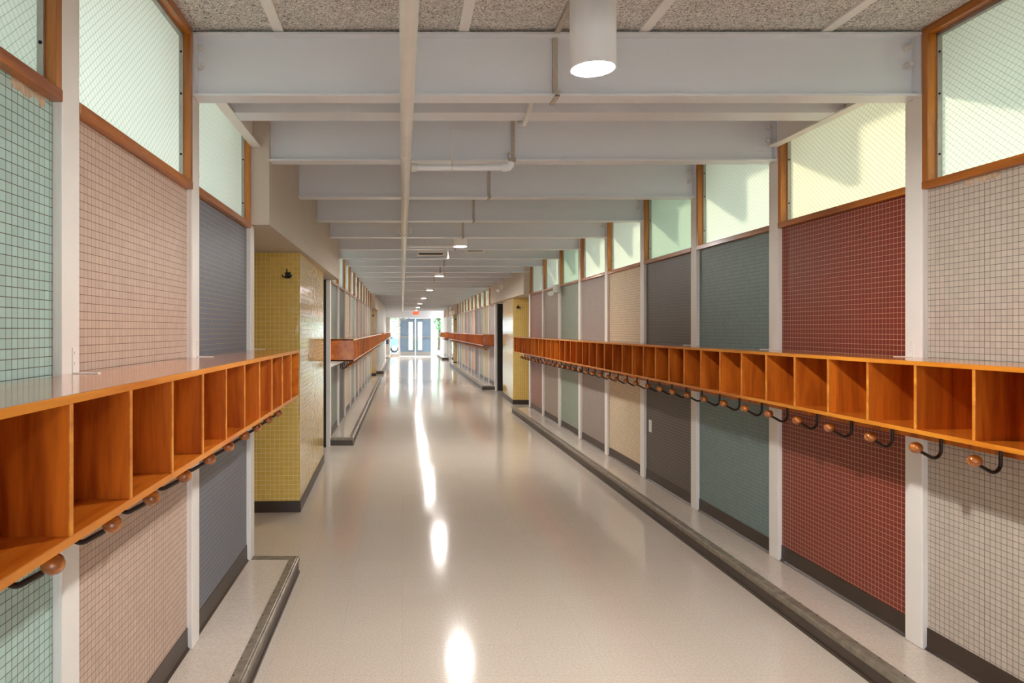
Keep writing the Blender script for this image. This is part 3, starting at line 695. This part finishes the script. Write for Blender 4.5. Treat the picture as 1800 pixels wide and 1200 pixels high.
# raceway following the ceiling and stepping around each beam
rw = MB(); RX = .700; t = .011
y_prev = 1.0
for n in range(-1, 11):
    y = PY(n); ya = y+FW/2-.008; yo = y-.004
    rw.box(RX-t, RX+t, y_prev, ya, ZC-.020, ZC-.006)                 # along the ceiling
    rw.box(RX-t, RX+t, ya-.010, ya, ZB+.012, ZC-.006)                # down the web
    rw.box(RX-t*.9, RX+t*.9, yo-.004, ya, ZB+.012, ZB+.020)          # out over the flange
    rw.box(RX-t*.9, RX+t*.9, yo-.006, yo, ZB-.006, ZB+.020)          # around its edge
    rw.box(RX-t*.9, RX+t*.9, yo-.006, y+FW+.008, ZB-.007, ZB-.0005)
    rw.box(RX-t*.9, RX+t*.9, y+FW, y+FW+.008, ZB-.007, ZC-.006)
    y_prev = y+FW
tag(rw.build('wire_raceway', M['race']), 'thin grey wire raceway stepping around the beams', 'wire raceway')
tag(MB().tube([(.655, 3.25, ZC-.03), (.655, 3.42, eye(1.22)), (.657, 3.52, eye(1.14)), (.66, 3.60, eye(1.120)), (.665, 3.72, eye(1.118)), (.655, 3.80, eye(1.14)), (.65, 3.9, eye(1.3))], .013, 8).build('flexible_conduit', M['pipe']),
    'short white flexible conduit looping under the cross channel', 'conduit')
for k, (xa, xb) in enumerate((((733-707)*10.1/1200, (782-707)*10.1/1200), ((818-707)*10.1/1200, (852-707)*10.1/1200))):
    yv = PY(6)-.03; z0, z1 = eye(1.095), eye(1.175) 
    if k: z0 = eye(1.14)
    r = thing('air_vent', 'white air vent with a dark slot below the ceiling' if k == 0 else 'slim white air vent right of the slotted one', 'vent', ((xa+xb)/2, yv, z0), 'white air vents')
    part(MB().box(xa, xb, yv-.06, PY(6)+.046, z0, z1, b=.006), 'grille_body', M['paint'], r)
    part(MB().box(xa+.03, xb-.03, yv-.062, yv-.055, z0+.014, z0+.034), 'slot', M['hole'] if k == 0 else M['alu'], r)

# ------------------------------------------------------------------ exit sign, emergency lights, outlet
ex, ey, ez = .725, 36.3, eye(.875)
r = thing('exit_sign', 'red lit exit sign hanging above the end doors', 'exit sign', (ex, ey, ez))
part(MB().box(ex-.16, ex+.16, ey, ey+.05, ez-.10, ez+.10, b=.004), 'housing', M['plastic'], r)
part(MB().box(ex-.15, ex+.15, ey-.003, ey, ez-.09, ez+.09), 'face', M['exit'], r)
part(MB().box(ex-.01, ex+.01, ey+.015, ey+.035, ez+.10, ZC), 'hanger', M['plastic'], r)
fc = bpy.data.curves.new('lettering', 'FONT'); fc.body = 'EXIT'; fc.size = .15; fc.align_x = 'CENTER'; fc.align_y = 'CENTER'; fc.extrude = .001
fo = bpy.data.objects.new('lettering', fc); C.objects.link(fo); bpy.context.view_layer.update()
me = bpy.data.meshes.new_from_object(fo.evaluated_get(bpy.context.evaluated_depsgraph_get())); bpy.data.objects.remove(fo)
me.materials.clear(); me.materials.append(M['exitred'])
fo = bpy.data.objects.new('lettering', me); C.objects.link(fo); fo.parent = r
fo.location = (0, -.005, 0); fo.rotation_euler = (math.pi/2, 0, 0)
def emergency(x, y, z, side, lab, conduit=None):
    r = thing('emergency_light', lab, 'emergency light', (x, y, z), 'two-headed emergency lights')
    part(MB().box(x, x-side*.07, y-.09, y+.09, z-.05, z+.07, b=.008), 'battery_box', M['plastic'], r)
    for dy in (-.07, .06):
        hx = x-side*.10
        part(MB().cyl((hx, y+dy, z-.045), (hx-side*.035, y+dy-.035, z-.065), .026, 14, 0, True, .034).cyl((x-side*.05, y+dy, z-.03), (hx, y+dy, z-.045), .010, 8), 'lamp_head', M['floodlens'], r)
    if conduit: part(MB().box(x, x-side*.02, y+.03, y+.06, z+.07, conduit), 'conduit', M['plastic'], r)
emergency(XR, PY(6)+.05, eye(.60), 1, 'white two-headed emergency light on the right wall column')
emergency(2.244, 15.1, eye(.92), 1, 'white emergency light with conduit on the near right soffit', ZB+.02)
emergency(2.244, 30.2, eye(.90), 1, 'distant emergency light on the far right soffit', ZB+.02)
r = thing('wall_outlet', 'white outlet plate on the charcoal tile under the shelf', 'outlet', (2.377, 6.53, .62))
part(MB().box(2.377, 2.371, 6.495, 6.565, .565, .68, b=.0015), 'cover_plate', M['plastic'], r)
for dz in (-.025, .025):
    part(MB().box(2.3715, 2.3700, 6.515, 6.545, .6225+dz-.014, .6225+dz+.014, b=.0004), 'socket', M['plastic'], r)
for px_, py_, nm in ((1675, 325, 'broken tile patch under the window on the near right wall'),):
    pass

# ------------------------------------------------------------------ outdoors
tag(box(-60, 60, -60, 130, -.30, -.085).build('ground_outside', M['concrete']), 'pale pavement outside', 'ground', kind='structure')
tag(box(-40, 40, 58, 129, -.084, -.03).build('lawn_outside', M['grass']), 'green grass beyond the parked car outside', 'lawn', kind='structure')
def tree(x, y, h, rad, lab, seed, n=1600):
    rng = random.Random(seed)
    r = thing('broadleaf_tree', lab, 'tree', (x, y, -.08), 'trees outside the exit doors')
    part(MB().tube([(x, y, -.08), (x+.05, y, h*.3), (x-.05, y+.1, h*.6), (x, y, h*.85)], .11, 8), 'trunk', M['bark'], r)
    mb = MB()
    for c in range(14):
        cx, cy, cz = x+rng.gauss(0, rad*.45), y+rng.gauss(0, rad*.45), h*.58+rng.gauss(0, h*.20)
        for k in range(n//14):
            d = Vector((rng.gauss(0, 1), rng.gauss(0, 1), rng.gauss(0, 1))).normalized()*rng.uniform(.3, 1)*rad*.5
            p = Vector((cx, cy, max(.2, cz)))+d; s = rng.uniform(.07, .15)
            a = Vector((rng.uniform(-1, 1), rng.uniform(-1, 1), rng.uniform(-1, 1))).normalized()*s; b = a.orthogonal().normalized()*s*.6
            mb.add([p-a, p-b*.9, p+a, p+b*.9], [(0, 1, 2, 3)])
    part(mb, 'foliage', M['leaf'], r)
tree(2.9, 54, 4.6, 1.6, 'leafy green tree outside, seen through the right sidelight', 1)
tree(-1.6, 66, 6.2, 2.4, 'green tree beyond the car, seen through the left sidelight', 2)
tree(5.6, 60, 5.2, 2.0, 'fuller green tree outside, farther right', 3)
def car(x, y, lab):
    r = thing('parked_car', lab, 'car', (x, y, -.085)); z = -.085
    body = [(-2.15, .35), (-2.2, .6), (-2.1, .82), (-1.2, .95), (-.55, 1.38), (.75, 1.42), (1.55, 1.0), (2.1, .92), (2.2, .6), (2.15, .35)]
    mb = MB()
    n = len(body); vs = []
    for yy, sc in ((-.86, .93), (-.80, 1.), (.80, 1.), (.86, .93)):
        vs += [(x+a*(1 if sc == 1 else .985), y+yy, z+(b if b < .9 else .9+(b-.9)*sc)) for a, b in body]
    mb.add(vs, [tuple(range(n)), tuple(range(3*n, 4*n))[::-1]] + [(j*n+i, j*n+(i+1) % n, (j+1)*n+(i+1) % n, (j+1)*n+i) for j in range(3) for i in range(n)])
    part(mb, 'body', M['carpaint'], r)
    part(MB().prism([(x-1.05, z+.97), (x-.52, z+1.32), (x+.70, z+1.35), (x+1.25, z+1.0)], y-.875, y+.875), 'side_windows', M['black'], r)
    for xx in (-1.35, 1.35):
        for yy in (-.72, .72):
            w = part(MB().cyl((x+xx, y+yy-.11, z+.32), (x+xx, y+yy+.11+.06*(-1 if yy < 0 else 1), z+.32), .32, 24), 'wheel', M['rubber'], r)
            part(MB().cyl((x+xx, y+yy*1.0-.19, z+.32), (x+xx, y+yy+.19, z+.32), .19, 16), 'hubcap', M['steel'], r)
car(-1.9, 49, 'pale blue parked car outside, seen through the left sidelight')
